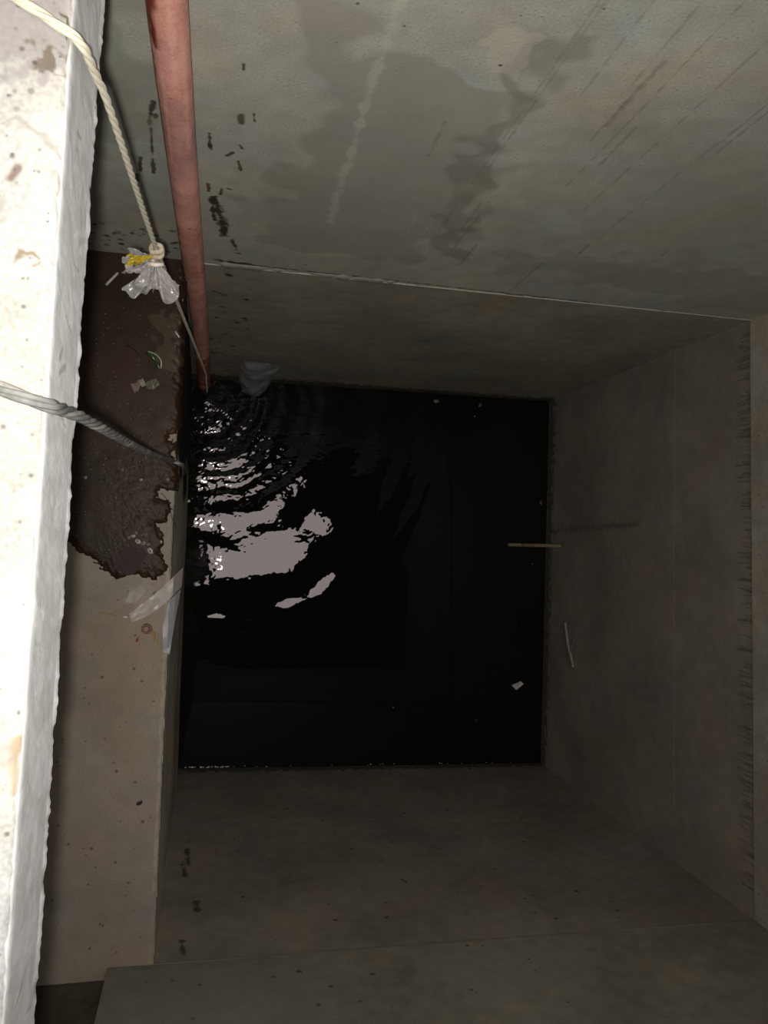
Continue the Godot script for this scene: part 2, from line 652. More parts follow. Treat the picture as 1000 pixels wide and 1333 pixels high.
func shaft() -> void:
	var low := -.4
	var damp := Color(.475, .455, .415)
	# ---- far wall, lower part: pictures are measured from x = -0.137 and y = JOINT downward
	var f := Face.new(Vector2(1.7, JOINT - low), 420, Color(.56, .545, .495), 101, .12, .08)
	var at := func(x: float, y: float) -> Vector2: return Vector2(x + .137, JOINT - y)
	f.stroke([at.call(-.07, .96), at.call(.33, 1.035), at.call(.78, 1.036)], .0035, Color(.62, .60, .55), .55, .8, 60, 30.0)
	f.stroke([at.call(.30, .64), at.call(.51, .61)], .004, Color(.56, .54, .49), .5, .8, 50, 30.0)
	f.stroke([at.call(-.017, 1.355), at.call(-.012, .9), at.call(-.006, .39)], .008, Color(.55, .54, .50), .55, .8, 40)
	for k in 40:
		f.stroke([at.call(rng.randf_range(-.06, .06), rng.randf_range(.1, 1.45))], rng.randf_range(.003, .008), Color(.16, .15, .12), rng.randf_range(.4, .9), .9, -70)
	for k in 26:
		var p: Vector2 = at.call(rng.randf_range(-.02, 1.4), rng.randf_range(.2, 1.46))
		f.stroke([p, p + Vector2(rng.randf_range(.01, .06), 0)], .002, Color(.58, .57, .52), .6, .7, 40)
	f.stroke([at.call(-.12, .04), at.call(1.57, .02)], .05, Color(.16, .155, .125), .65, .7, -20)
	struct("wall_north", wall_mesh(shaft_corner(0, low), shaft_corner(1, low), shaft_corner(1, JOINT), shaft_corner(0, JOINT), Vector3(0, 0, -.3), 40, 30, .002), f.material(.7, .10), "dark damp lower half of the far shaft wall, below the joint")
	# ---- right wall, lower part: from z = -0.70 rightwards along +z
	f = Face.new(Vector2(1.77, JOINT - low), 420, damp, 102, .10, .08)
	at = func(z: float, y: float) -> Vector2: return Vector2(z + .70, JOINT - y)
	f.stroke([at.call(-.70, 1.105), at.call(-.2, 1.097), at.call(.9, 1.10)], .0032, Color(.60, .56, .50), .5, .9, 60, 30.0)
	f.stroke([at.call(-.65, .63), at.call(.2, .64)], .003, Color(.52, .5, .46), .4, .9, 40, 30.0)
	f.stroke([at.call(-.06, .06), at.call(-.08, .45), at.call(-.092, .85)], .010, Color(.30, .29, .26), .4, .9, -10)
	for k in 240:       # short dribbles of slurry under the joint
		var z := rng.randf_range(-.68, 1.0)
		f.stroke([at.call(z, 1.5), at.call(z + rng.randf_range(-.004, .004), 1.5 - rng.randf_range(.01, .07))], rng.randf_range(.0012, .0028), Color(.30, .29, .25), rng.randf_range(.25, .6), .4, -15)
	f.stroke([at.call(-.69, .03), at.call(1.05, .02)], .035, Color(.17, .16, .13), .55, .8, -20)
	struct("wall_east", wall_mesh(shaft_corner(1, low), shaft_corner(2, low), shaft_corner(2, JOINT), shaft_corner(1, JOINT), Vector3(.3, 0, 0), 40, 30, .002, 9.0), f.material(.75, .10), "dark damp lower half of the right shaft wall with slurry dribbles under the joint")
	# ---- near wall, lower part: from the right corner leftwards
	f = Face.new(Vector2(1.7, JOINT - low), 420, damp, 103, .12, .08)
	at = func(x: float, y: float) -> Vector2: return Vector2(1.573 - x, JOINT - y)
	f.stroke([at.call(-.01, .593), at.call(.45, .62), at.call(1.2, .70)], .003, Color(.58, .56, .52), .5, .9, 50, 30.0)
	f.area([at.call(.36, 1.0), at.call(.68, 1.02), at.call(.66, 1.30), at.call(.38, 1.28)], Color(.50, .48, .42), .5, .03, 9.0)  # pale blur of flash-lit dust, painted into the wall colour
	for p in [Vector2(-.066, .84), Vector2(-.072, .98), Vector2(-.06, .90), Vector2(-.062, 1.41), Vector2(-.03, 1.2)]:
		f.stroke([at.call(p.x, p.y), at.call(p.x + .006, p.y + .05)], .007, Color(.16, .15, .12), .65, .9, -40)
	for k in 60:
		f.stroke([at.call(rng.randf_range(-.08, 1.2), rng.randf_range(.5, 1.48))], rng.randf_range(.002, .005), Color(.18, .17, .13), .7, .8, -50)
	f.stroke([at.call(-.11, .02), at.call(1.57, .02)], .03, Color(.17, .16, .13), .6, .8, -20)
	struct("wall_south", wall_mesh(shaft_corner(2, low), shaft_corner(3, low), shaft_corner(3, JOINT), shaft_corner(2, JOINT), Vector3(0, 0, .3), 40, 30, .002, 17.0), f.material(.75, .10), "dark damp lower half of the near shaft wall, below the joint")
	# ---- left face under the ledge: from the near corner towards the far one
	f = Face.new(Vector2(1.76, JOINT - low), 420, Color(.74, .72, .66), 104, .14, .12)
	at = func(z: float, y: float) -> Vector2: return Vector2(1.06 - z, JOINT - y)
	# dark brown patches down the face from the ledge
	f.area([at.call(-.69, 1.5), at.call(-.69, .0), at.call(-.30, .02), at.call(-.26, .5), at.call(-.22, .9), at.call(-.15, 1.15), at.call(-.22, 1.38), at.call(-.19, 1.5)], Color(.085, .07, .05), .95, .03, 12.0, -30)
	f.area([at.call(-.15, .25), at.call(-.12, .75), at.call(-.20, .85), at.call(-.26, .3)], Color(.10, .09, .07), .9, .02, 14.0, -30)
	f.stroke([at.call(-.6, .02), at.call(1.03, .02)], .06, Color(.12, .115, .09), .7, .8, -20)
	f.stroke([at.call(.3, .5), at.call(1.03, .46)], .14, Color(.40, .39, .24), .35, .8, 0, 9.0)
	for k in 60:
		f.stroke([at.call(rng.randf_range(-.2, 1.0), rng.randf_range(.6, 1.49))], rng.randf_range(.002, .006), Color(.22, .20, .16), .6, .9, -40)
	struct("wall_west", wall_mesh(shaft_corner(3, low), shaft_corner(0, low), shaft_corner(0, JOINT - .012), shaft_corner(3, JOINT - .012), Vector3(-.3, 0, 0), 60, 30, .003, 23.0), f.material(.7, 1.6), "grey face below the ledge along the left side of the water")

	# ---- far wall, upper part
	var pale := Color(.625, .625, .585)
	f = Face.new(Vector2(2.45, SLAB - JOINT), 740, pale, 105, .07, .06)
	at = func(x: float, y: float) -> Vector2: return Vector2(x + .85, SLAB - y)
	var wet := Color(.49, .48, .44)
	f.area([at.call(.085, 2.62), at.call(.105, 2.40), at.call(.085, 2.10), at.call(.06, 1.95), at.call(.07, 1.75), at.call(.12, 1.66), at.call(.40, 1.70), at.call(.52, 1.9), at.call(.45, 2.2), at.call(.40, 2.46), at.call(.33, 2.50), at.call(.30, 2.56), at.call(.2, 2.55), at.call(.14, 2.62)], wet, .42, .055, 5.0)
	f.area([at.call(.42, 2.66), at.call(.40, 2.40), at.call(.42, 2.1), at.call(.50, 1.75), at.call(.56, 1.75), at.call(.47, 2.1), at.call(.44, 2.4), at.call(.455, 2.66)], Color(.43, .42, .38), .4, .028, 7.0)
	f.area([at.call(.64, 2.5), at.call(.58, 2.2), at.call(.75, 1.9), at.call(1.1, 1.9), at.call(1.05, 2.3), at.call(.8, 2.5)], wet, .14, .06, 6.0)
	f.area([at.call(.62, 1.72), at.call(.9, 1.68), at.call(1.55, 1.56), at.call(1.55, 1.80), at.call(1.1, 1.88), at.call(.7, 1.84)], wet, .28, .05, 6.0)
	f.area([at.call(.34, 2.62), at.call(.34, 2.54), at.call(.40, 2.53), at.call(.43, 2.62)], Color(.70, .69, .64), .5, .014, 14.0)
	# form marks: pale and dark upright lines
	f.stroke([at.call(.202, 2.7), at.call(.203, 2.40), at.call(.208, 2.2), at.call(.212, 1.88)], .007, Color(.68, .68, .63), .55, .8, 10, 22.0)
	for p in [[.445, 2.88, 1.9], [.452, 2.88, 2.2], [.508, 2.88, 2.5], [.568, 2.88, 2.55], [.62, 2.88, 2.2], [.70, 2.88, 2.1], [.80, 2.88, 1.8]]:
		f.stroke([at.call(p[0], p[1]), at.call(p[0] + .01, p[2])], .0016, Color(.44, .43, .39), .3, 1.3, -15, 22.0)
	for k in 26:
		var x := rng.randf_range(.3, 1.5)
		var y := rng.randf_range(1.75, 2.7)
		f.stroke([at.call(x, y), at.call(x + .004, y - rng.randf_range(.03, .25))], rng.randf_range(.001, .004), Color(.68, .67, .62) if k % 2 else Color(.42, .41, .37), .35, .9, 10, 32.0)
	# the dark gouges and runs beside the pipe
	var gouge := Color(.20, .185, .13)
	f.stroke([at.call(-.034, 1.935), at.call(-.028, 1.885), at.call(-.019, 1.82), at.call(-.013, 1.76), at.call(-.012, 1.72)], .0075, gouge, .95, .7, -50, 30.0)
	f.stroke([at.call(-.036, 1.93), at.call(-.037, 1.86), at.call(-.032, 1.81)], .004, gouge, .9, .7, -50, 30.0)
	f.stroke([at.call(.011, 2.29), at.call(.012, 2.262)], .0045, Color(.30, .285, .19), .9, .5, -60)
	for p in [[.010, 2.44, .010, 2.425, .002], [.031, 2.30, .033, 2.275, .0022], [.012, 2.182, .016, 2.172, .003], [-.041, 2.21, -.041, 2.155, .003], [-.041, 2.17, -.038, 2.15, .003], [.0, 2.15, -.01, 2.135, .003], [.010, 2.12, .016, 2.08, .0028], [-.046, 2.0, -.044, 1.965, .003], [-.02, 1.985, -.022, 1.955, .003],
			[-.008, 1.99, -.002, 1.988, .002], [.005, 1.70, .014, 1.66, .004], [.014, 1.66, .018, 1.63, .0022], [.02, 1.612, .026, 1.608, .003], [-.128, 2.29, -.136, 2.25, .0035], [-.136, 2.25, -.141, 2.21, .003], [-.127, 2.25, -.131, 2.235, .003], [-.139, 2.2, -.144, 2.10, .0018], [-.145, 2.08, -.147, 2.02, .003], [-.167, 2.08, -.172, 2.02, .003], [-.18, 2.0, -.183, 1.97, .004]]:
		f.stroke([at.call(p[0], p[1]), at.call(p[2], p[3])], p[4], gouge, .8, .6, -40, 32.0)
	for k in 46:
		f.stroke([at.call(rng.randf_range(-.33, -.12), rng.randf_range(1.54, 1.72))], rng.randf_range(.002, .006), gouge, rng.randf_range(.3, .8), .9, -60)
	for k in 30:
		f.stroke([at.call(rng.randf_range(-.05, .9), rng.randf_range(1.56, 2.7))], rng.randf_range(.001, .0022), gouge, .7, .6, -60)
	f.area([at.call(-.12, 2.75), at.call(-.15, 2.1), at.call(-.5, 2.1), at.call(-.5, 2.75)], Color(.52, .53, .48), .5, .04, 6.0)
	# the crack over the joint
	f.stroke([at.call(-.03, JOINT + .035), at.call(.06, JOINT + .026)], .006, gouge, .85, .9, -80, 40.0)
	f.stroke([at.call(.06, JOINT + .022), at.call(.5, JOINT + .016), at.call(1.0, JOINT + .01)], .0028, gouge, .6, 1.0, -60, 32.0)
	var nw := Vector3(-.85, JOINT, -.687)
	var ne := Vector3(1.60, JOINT, -.688)
	var north := struct("wall_north", wall_mesh(nw, ne, Vector3(1.60, SLAB - .1, -.69), Vector3(-.85, SLAB - .1, -.69), Vector3(0, 0, -.3), 60, 30, .002, 31.0), f.material(.8, .06), "pale grey upper half of the far shaft wall with upright form marks")
	north.set_meta("category", "wall")
	# mortar squeezed out along the joint, thick at the left, thin at the right
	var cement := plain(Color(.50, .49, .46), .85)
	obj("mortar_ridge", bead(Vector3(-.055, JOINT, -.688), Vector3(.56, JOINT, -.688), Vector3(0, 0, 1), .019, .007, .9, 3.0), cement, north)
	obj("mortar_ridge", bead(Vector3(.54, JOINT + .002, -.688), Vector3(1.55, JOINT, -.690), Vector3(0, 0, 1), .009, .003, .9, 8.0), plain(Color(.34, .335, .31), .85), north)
	# ---- right wall, upper part, standing back a little from the joint
	f = Face.new(Vector2(1.8, SLAB - JOINT), 220, Color(.52, .50, .46), 106, .12, .10)
	struct("wall_east", wall_mesh(Vector3(1.529, JOINT, -.70), Vector3(1.578, JOINT, 1.10), Vector3(1.60, SLAB - .1, 1.10), Vector3(1.60, SLAB - .1, -.70), Vector3(.3, 0, 0), 20, 16, .002, 37.0), f.material(.85, .08), "grey upper half of the right shaft wall, a thin strip at the frame's edge")
	# ---- near wall, upper part; it ends at an upright corner where the ledge runs on under the slab
	f = Face.new(Vector2(1.82, SLAB - JOINT), 420, Color(.465, .455, .41), 107, .14, .09)
	at = func(x: float, y: float) -> Vector2: return Vector2(1.60 - x, SLAB - y)
	f.area([at.call(.5, 1.56), at.call(1.0, 1.55), at.call(1.05, 1.75), at.call(.6, 1.8)], Color(.51, .50, .46), .5, .04, 8.0)
	f.area([at.call(-.21, 1.52), at.call(.3, 1.56), at.call(.25, 1.9), at.call(-.21, 1.9)], Color(.48, .475, .43), .5, .03, 8.0)
	for k in 40:
		f.stroke([at.call(rng.randf_range(-.2, 1.2), rng.randf_range(1.52, 1.9))], rng.randf_range(.0015, .005), Color(.2, .19, .14), .7, .9, -50)
	struct("wall_south", wall_mesh(Vector3(1.60, JOINT, 1.0775), Vector3(-.219, JOINT, 1.0625), Vector3(-.219, SLAB - .1, 1.09), Vector3(1.60, SLAB - .1, 1.092), Vector3(0, 0, .3), 40, 20, .002, 41.0), f.material(.85, .08), "grey upper half of the near shaft wall along the bottom of the frame")

	# ---- the ledge on the left and the space it runs into
	f = Face.new(Vector2(.75, 1.815), 520, Color(.495, .462, .415), 108, .08, .07, .25)
	at = func(x: float, z: float) -> Vector2: return Vector2(x + .85, z + .70)
	for k in 60:
		f.stroke([at.call(rng.randf_range(-.36, -.12), rng.randf_range(.1, 1.05))], rng.randf_range(.0012, .003), Color(.26, .23, .18), .7, .8, -40)
	f.area([at.call(-.20, .14), at.call(-.14, .12), at.call(-.16, .21), at.call(-.22, .19)], Color(.60, .56, .51), .35, .012, 30.0)
	f.stroke([at.call(-.118, .1), at.call(-.116, .9)], .004, Color(.60, .57, .51), .5, .9, 30, 32.0)
	var lip := func(u: float, v: float) -> Vector3:
		var z := lerpf(1.092, -.70, v)
		var e := lerpf(JOINT_CORNERS[3].x, JOINT_CORNERS[0].x, clampf((1.067 - z) / 1.75, 0, 1)) + .0025 * noise_a.get_noise_2d(z * 9.0, 2.0) + .0012 * noise_b.get_noise_2d(z * 60.0, 2.0)
		var x := lerpf(-.85, e, minf(u, 1.0))
		var y := JOINT + .0012 * noise_a.get_noise_2d(x * 9.0, z * 9.0)
		if u > 1.0:
			y -= (u - 1.0) * .16
			x += .0
		elif u > .985:
			y -= .003 * pow((u - .985) / .015, 2.0)
		return Vector3(x, y, z)
	var st := start()
	var us := steps(0, .9, 18)
	us.append_array(steps(.92, 1.0, 16))
	us.append_array(PackedFloat32Array([1.03, 1.1]))
	patch(st, us, steps(0, 1, 240), lip, func(u: float, v: float) -> Vector2: return Vector2(minf(u, 1.0) * .74 / .75, 1.0 - v))
	struct("trim_1", finish(st), f.material(.78, .06), "grey brown concrete ledge between the white slab edge and the water").set_meta("category", "ledge")
	var dark := Face.new(Vector2(1.5, 1.5), 200, Color(.30, .28, .23), 109, .15, .12).material(.85, .3)  # shade of the recess, put into a darker concrete colour
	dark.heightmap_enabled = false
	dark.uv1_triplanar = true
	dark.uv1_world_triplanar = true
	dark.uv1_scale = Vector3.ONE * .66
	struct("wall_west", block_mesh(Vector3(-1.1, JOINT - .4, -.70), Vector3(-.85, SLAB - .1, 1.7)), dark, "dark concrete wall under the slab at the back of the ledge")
	struct("wall_south", block_mesh(Vector3(-.85, JOINT - .4, 1.092), Vector3(-.219, SLAB - .1, 1.4)), dark, "concrete end of the ledge behind the near corner, recess shade put into its dark colour")
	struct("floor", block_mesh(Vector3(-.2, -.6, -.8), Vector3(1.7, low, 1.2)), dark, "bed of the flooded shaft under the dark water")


# an uneven bead of mortar from a to b, standing out along «out»
func bead(a: Vector3, b: Vector3, out: Vector3, tall: float, proud: float, uneven: float, at: float) -> ArrayMesh:
	var st := start()
	var n := int(a.distance_to(b) / .004)
	var pos := func(u: float, v: float) -> Vector3:
		var p := a.lerp(b, v)
		var far := v * a.distance_to(b)
		var k := clampf(1.0 + uneven * (noise_a.get_noise_2d(far * 5.0, at) * 1.6 + noise_b.get_noise_2d(far * 30.0, at) * .6), .12, 2.0) * minf(1.0, minf(v, 1.0 - v) * 18.0 + .1)
		var w := .12 * noise_a.get_noise_2d(far * 40.0, at + u)
		return p + out * (proud * k * (sin(u) + w) * .6 - .002) + Vector3(0, -cos(u) * tall * .5 * k + .003 * noise_a.get_noise_2d(far * 9.0, at + 4.0), 0)
	patch(st, steps(0, PI, 8), steps(0, 1, n), pos, func(u: float, v: float) -> Vector2: return Vector2(u, v))
	return finish(st) if (b - a).cross(Vector3.UP).dot(out) < 0 else flipped(st)


func water() -> void:
	var m := plain(Color(.035, .055, .045), .02, .36)
	var source := Vector2(-.07, -.60)
	var rows := 380
	var pos := func(u: float, v: float) -> Vector3:
		var p: Vector2 = WATER_CORNERS[3].lerp(WATER_CORNERS[2], u).lerp(WATER_CORNERS[0].lerp(WATER_CORNERS[1], u), v)
		var q := p - source
		var r := q.length()
		# rings from the rope and pipe in the corner, short near it, longer farther out
		var turn := r + .02 * noise_b.get_noise_2d(p.x * 4.0, p.y * 4.0)
		var fade := clampf((1.25 - r) / .5, 0.0, 1.0)
		fade = fade * fade * (3.0 - 2.0 * fade)
		var y := .0011 * sin(TAU * turn / .085) * clampf((.60 - r) / .25, 0.0, 1.0)
		y += .0021 * fade * sin(TAU * turn / .27 + 1.0)
		y += .0013 * exp(-pow((r - 1.03) / .09, 2.0)) * sin(TAU * turn / .14) * (.75 + .8 * noise_b.get_noise_2d(p.x * 5.0, p.y * 5.0 + 7.0))
		var near := exp(-pow(r / .42, 2.0))
		y += .0016 * near * noise_a.get_noise_2d(p.x * 16.0 + 3.0, p.y * 24.0)
		y += .0004 * near * noise_b.get_noise_2d(p.x * 70.0, p.y * 90.0)
		y += .0009 * fade * noise_b.get_noise_2d(p.x * 5.0 + 8.0, p.y * 5.0)
		y += .00022 * fade * noise_a.get_noise_2d(p.x * 22.0, p.y * 30.0)
		return Vector3(p.x, y, p.y)
	var st := start()
	patch(st, steps(0, 1, rows), steps(0, 1, rows), pos, func(u: float, v: float) -> Vector2: return Vector2(u, v))
	var o := obj("water", finish(st), m)
	tag(o, "black water at the bottom of the shaft, rippled towards the pipe", "water")


func pipe() -> void:
	var at := Vector3(-.0838, 0, -.6585)
	var t := thing("pipe", "dusty red plastic pipe standing upright in the far left corner of the shaft", "pipe", at)
	var f := Face.new(Vector2(.167, 3.4), 420, Color(.80, .575, .525), 201, .16, .09, .10)
	# the side that is seen lies at a quarter of the way round
	for p in [[-.012, .50, -.014, .62, .009], [-.012, .60, -.008, .635, .006]]:
		f.stroke([Vector2(p[0] + .03, p[1]), Vector2(p[2] + .03, p[3])], p[4], Color(.42, .18, .13), .9, .4, -20)
	for k in 60:
		f.stroke([Vector2(rng.randf_range(0, .167), rng.randf_range(.3, 3.3))], rng.randf_range(.001, .004), Color(.50, .31, .26), .7, .9)
	for k in 24:
		var x := rng.randf_range(0, .167)
		var y := rng.randf_range(.2, 3.0)
		f.stroke([Vector2(x, y), Vector2(x, y + rng.randf_range(.1, .5))], rng.randf_range(.002, .006), Color(.90, .70, .64), .5, .9)
	f.area([Vector2(0, 2.5), Vector2(.167, 2.45), Vector2(.167, 3.4), Vector2(0, 3.4)], Color(.58, .28, .20), .7, .05, 12.0)
	f.stroke([Vector2(0.008, .2), Vector2(.008, 3.3)], .005, Color(.55, .38, .28), .7, .9, 0, 20.0)
	var r := .0262
	var st := start()
	var pos := func(u: float, v: float) -> Vector3:
		var a := u * TAU
		var rr := r + .0004 * noise_b.get_noise_2d(v * 20.0, 3.0)
		return Vector3(cos(a) * rr + .004 * sin(v * 2.0) - .003 * v * 0.0, v, -sin(a) * rr)
	patch(st, steps(0, 1, 28), steps(-.25, 2.86, 90), pos, func(u: float, v: float) -> Vector2: return Vector2(u + .5, 1.0 - (v + .3) / 3.4))
	obj("tube", finish(st), f.material(.55, .08), t)
	# open top rim
	var rim := TorusMesh.new()
	rim.inner_radius = r - .004
	rim.outer_radius = r + .0004
	var o := obj("rim", rim, plain(Color(.52, .27, .22), .6), t)
	o.position = Vector3(.004 * sin(2.86 * 2.0), 2.86, 0)


func ropes() -> void:
	# ---- cream rope
	var cream := plain(Color(.74, .71, .63), .85)
	cream.rim_enabled = true
	cream.rim = .3
	var path := [Vector3(-.34, SLAB + .005, -.47), Vector3(-.24, SLAB + .005, -.432), Vector3(-.165, SLAB + .005, -.399), Vector3(-.149, SLAB + .005, -.391), Vector3(-.134, SLAB + .005, -.383),
		Vector3(-.1215, SLAB + .002, -.377), Vector3(-.1165, SLAB - .010, -.376), Vector3(-.1155, SLAB - .04, -.380), Vector3(-.1140, SLAB - .1, -.390)]
	var fall := [Vector3(-.112, 2.23, -.449), Vector3(-.0695, .406, -.6270), Vector3(-.0693, .25, -.6275), Vector3(-.0693, -.02, -.6275)]
	var line := resample(spline(path + fall, 24), .0022)
	var t := thing("rope", "cream twisted rope over the slab edge, knotted, falling beside the red pipe into the water", "rope")
	for k in 3:
		obj("strand", strand(line, TAU * k / 3, .0020, .0024, .075, .7), cream, t)
	# the knot: two turns and a tuck
	var turns := []
	for k in 30:
		var a := k * .62
		var r := .0075 + .0022 * noise_b.get_noise_2d(k * .35, 3.0)
		turns.append(Vector3(-.112, 2.244 - k * .0008, -.448) + Vector3(cos(a) * r, .0035 * sin(a * .43 + 1.0), sin(a) * r * 1.1))
	turns.append(Vector3(-.118, 2.222, -.437))
	turns.append(Vector3(-.121, 2.216, -.428))
	var st := start()
	tube(st, spline(turns, 4), func(t: float) -> float: return .0042 + .0007 * noise_b.get_noise_2d(t * 30.0, 1.0), 8)
	obj("knot", finish(st), plain(Color(.66, .61, .54), .9), t)
	# ---- crumpled wrapper tied into the knot
	var bag := thing("plastic_bag", "crumpled clear plastic scrap with a yellow patch tied to the knot of the cream rope", "plastic bag", Vector3(-.114, 2.224, -.441))
	var clear := film(Color(.66, .65, .64, .62), .2)
	clear.backlight_enabled = true
	clear.backlight = Color(.4, .4, .4)
	obj("crumpled_film", fan(Vector3(-.10, -.40, 1.0), Vector3(1, .1, .1), .074, .62, 6, 1.0), clear, bag)
	obj("crumpled_film", fan(Vector3(.36, -.65, 1.0), Vector3(1, .4, -.3), .074, .36, 5, 5.0), clear, bag)
	obj("crumpled_film", fan(Vector3(-1.0, -.15, .12), Vector3(.1, .3, 1), .060, .40, 5, 9.0), clear, bag)
	obj("crumpled_film", fan(Vector3(-.72, -.35, .60), Vector3(.6, .2, .7), .054, .42, 5, 21.0), clear, bag)
	var y := film(Color(.74, .64, .12, .85), .3)
	obj("yellow_patch", fan(Vector3(-.92, .16, .42), Vector3(.5, .1, .9), .050, .20, 3, 13.0), y, bag).position = Vector3(-.002, .007, .001)
	var s2 := start()
	tube(s2, PackedVector3Array([Vector3(-.012, -.004, .010), Vector3(.0, .001, .013), Vector3(.011, -.004, .010)]), func(_t: float) -> float: return .004, 7)
	obj("gathered_neck", finish(s2), plain(Color(.80, .77, .72), .5), bag)

	# ---- grey rope
	var grey := mottled(Color(.41, .41, .40), 501)
	var pale := mottled(Color(.54, .53, .51), 511)
	var way := [Vector3(-.34, SLAB + .005, -.165), Vector3(-.24, SLAB + .005, -.13), Vector3(-.178, SLAB + .005, -.108), Vector3(-.146, SLAB + .005, -.097), Vector3(-.134, SLAB + .003, -.0935), Vector3(-.1265, SLAB - .008, -.0925), Vector3(-.1255, SLAB - .05, -.096), Vector3(-.1225, SLAB - .1, -.099),
		Vector3(-.121, 2.4, -.118), Vector3(-.122, 2.0, -.143), Vector3(-.119, 1.65, -.168), Vector3(-.114, 1.535, -.174), Vector3(-.101, 1.519, -.171), Vector3(-.094, 1.49, -.169), Vector3(-.0935, 1.42, -.168)]
	var second := resample(spline(way, 24), .0022)
	t = thing("rope", "grey frayed rope crossing the white slab edge and reaching down to the ledge", "rope")
	for k in 4:
		obj("strand", strand(second, TAU * k / 4, .0030, .0026, .13, .75), pale if k == 0 else grey, t)


# a pleated fan of film that spreads from a gathered point
func fan(out: Vector3, across: Vector3, long: float, spread: float, pleats: int, at: float) -> ArrayMesh:
	var o := out.normalized()
	var s := (across - o * across.dot(o)).normalized()
	var n := o.cross(s)
	var st := start()
	var pos := func(u: float, v: float) -> Vector3:
		var a := (u - .5) * 2.0 * spread
		var r := long * v * (1.0 + .22 * noise_b.get_noise_2d(u * 3.0, at))
		var fold := sin(u * pleats * PI) * .0075 * sqrt(v) + .016 * v * noise_a.get_noise_2d(u * 2.6 + at, v * 2.2) + .004 * noise_b.get_noise_2d(u * 9.0, v * 5.0 + at)
		var tip := -.010 * pow(v, 3.0) * (1.0 + noise_b.get_noise_2d(u * 4.0, at + 9.0))
		return o * (r * cos(a) + tip) + s * r * sin(a) + n * fold
	patch(st, steps(0, 1, 44), steps(.02, 1, 16), pos, func(u: float, v: float) -> Vector2: return Vector2(u, v))
	return finish(st)


# ------------------------------------------------------------------ what lies on the ledge

func mud_height(p: Vector2, outline: PackedVector2Array) -> float:
	var wob := Vector2(noise_a.get_noise_2d(p.x * 22.0, p.y * 22.0), noise_a.get_noise_2d(p.x * 22.0 + 50.0, p.y * 22.0)) * .010
	wob += Vector2(noise_b.get_noise_2d(p.x * 70.0, p.y * 70.0), noise_b.get_noise_2d(p.x * 70.0 + 30.0, p.y * 70.0)) * .005
	var q := p + wob
	var d := 1e9
	for i in outline.size():
		d = minf(d, q.distance_to(Geometry2D.get_closest_point_to_segment(q, outline[i], outline[(i + 1) % outline.size()])))
	if not Geometry2D.is_point_in_polygon(q, outline):
		d = -d
	var rise := .0055 * (1.0 - exp(-maxf(d, 0.0) / .010)) + minf(d, 0.0) * .8
	var lumps := clampf((p.y + .28) / .12, 0.12, 1.0) * clampf((p.x + .33) / .1, .2, 1.0)
	var rough := .0010 * noise_a.get_noise_2d(p.x * 9.0, p.y * 9.0) + lumps * (.0007 * noise_a.get_noise_2d(p.x * 34.0, p.y * 34.0) + .0005 * noise_b.get_noise_2d(p.x * 130.0, p.y * 130.0))
	rough += .0020 * maxf(0.0, noise_b.get_noise_2d(p.x * 85.0 + 9.0, p.y * 85.0) - .4) * lumps
	return rise + (rough + .0012) * clampf(d / .012, 0.0, 1.0)


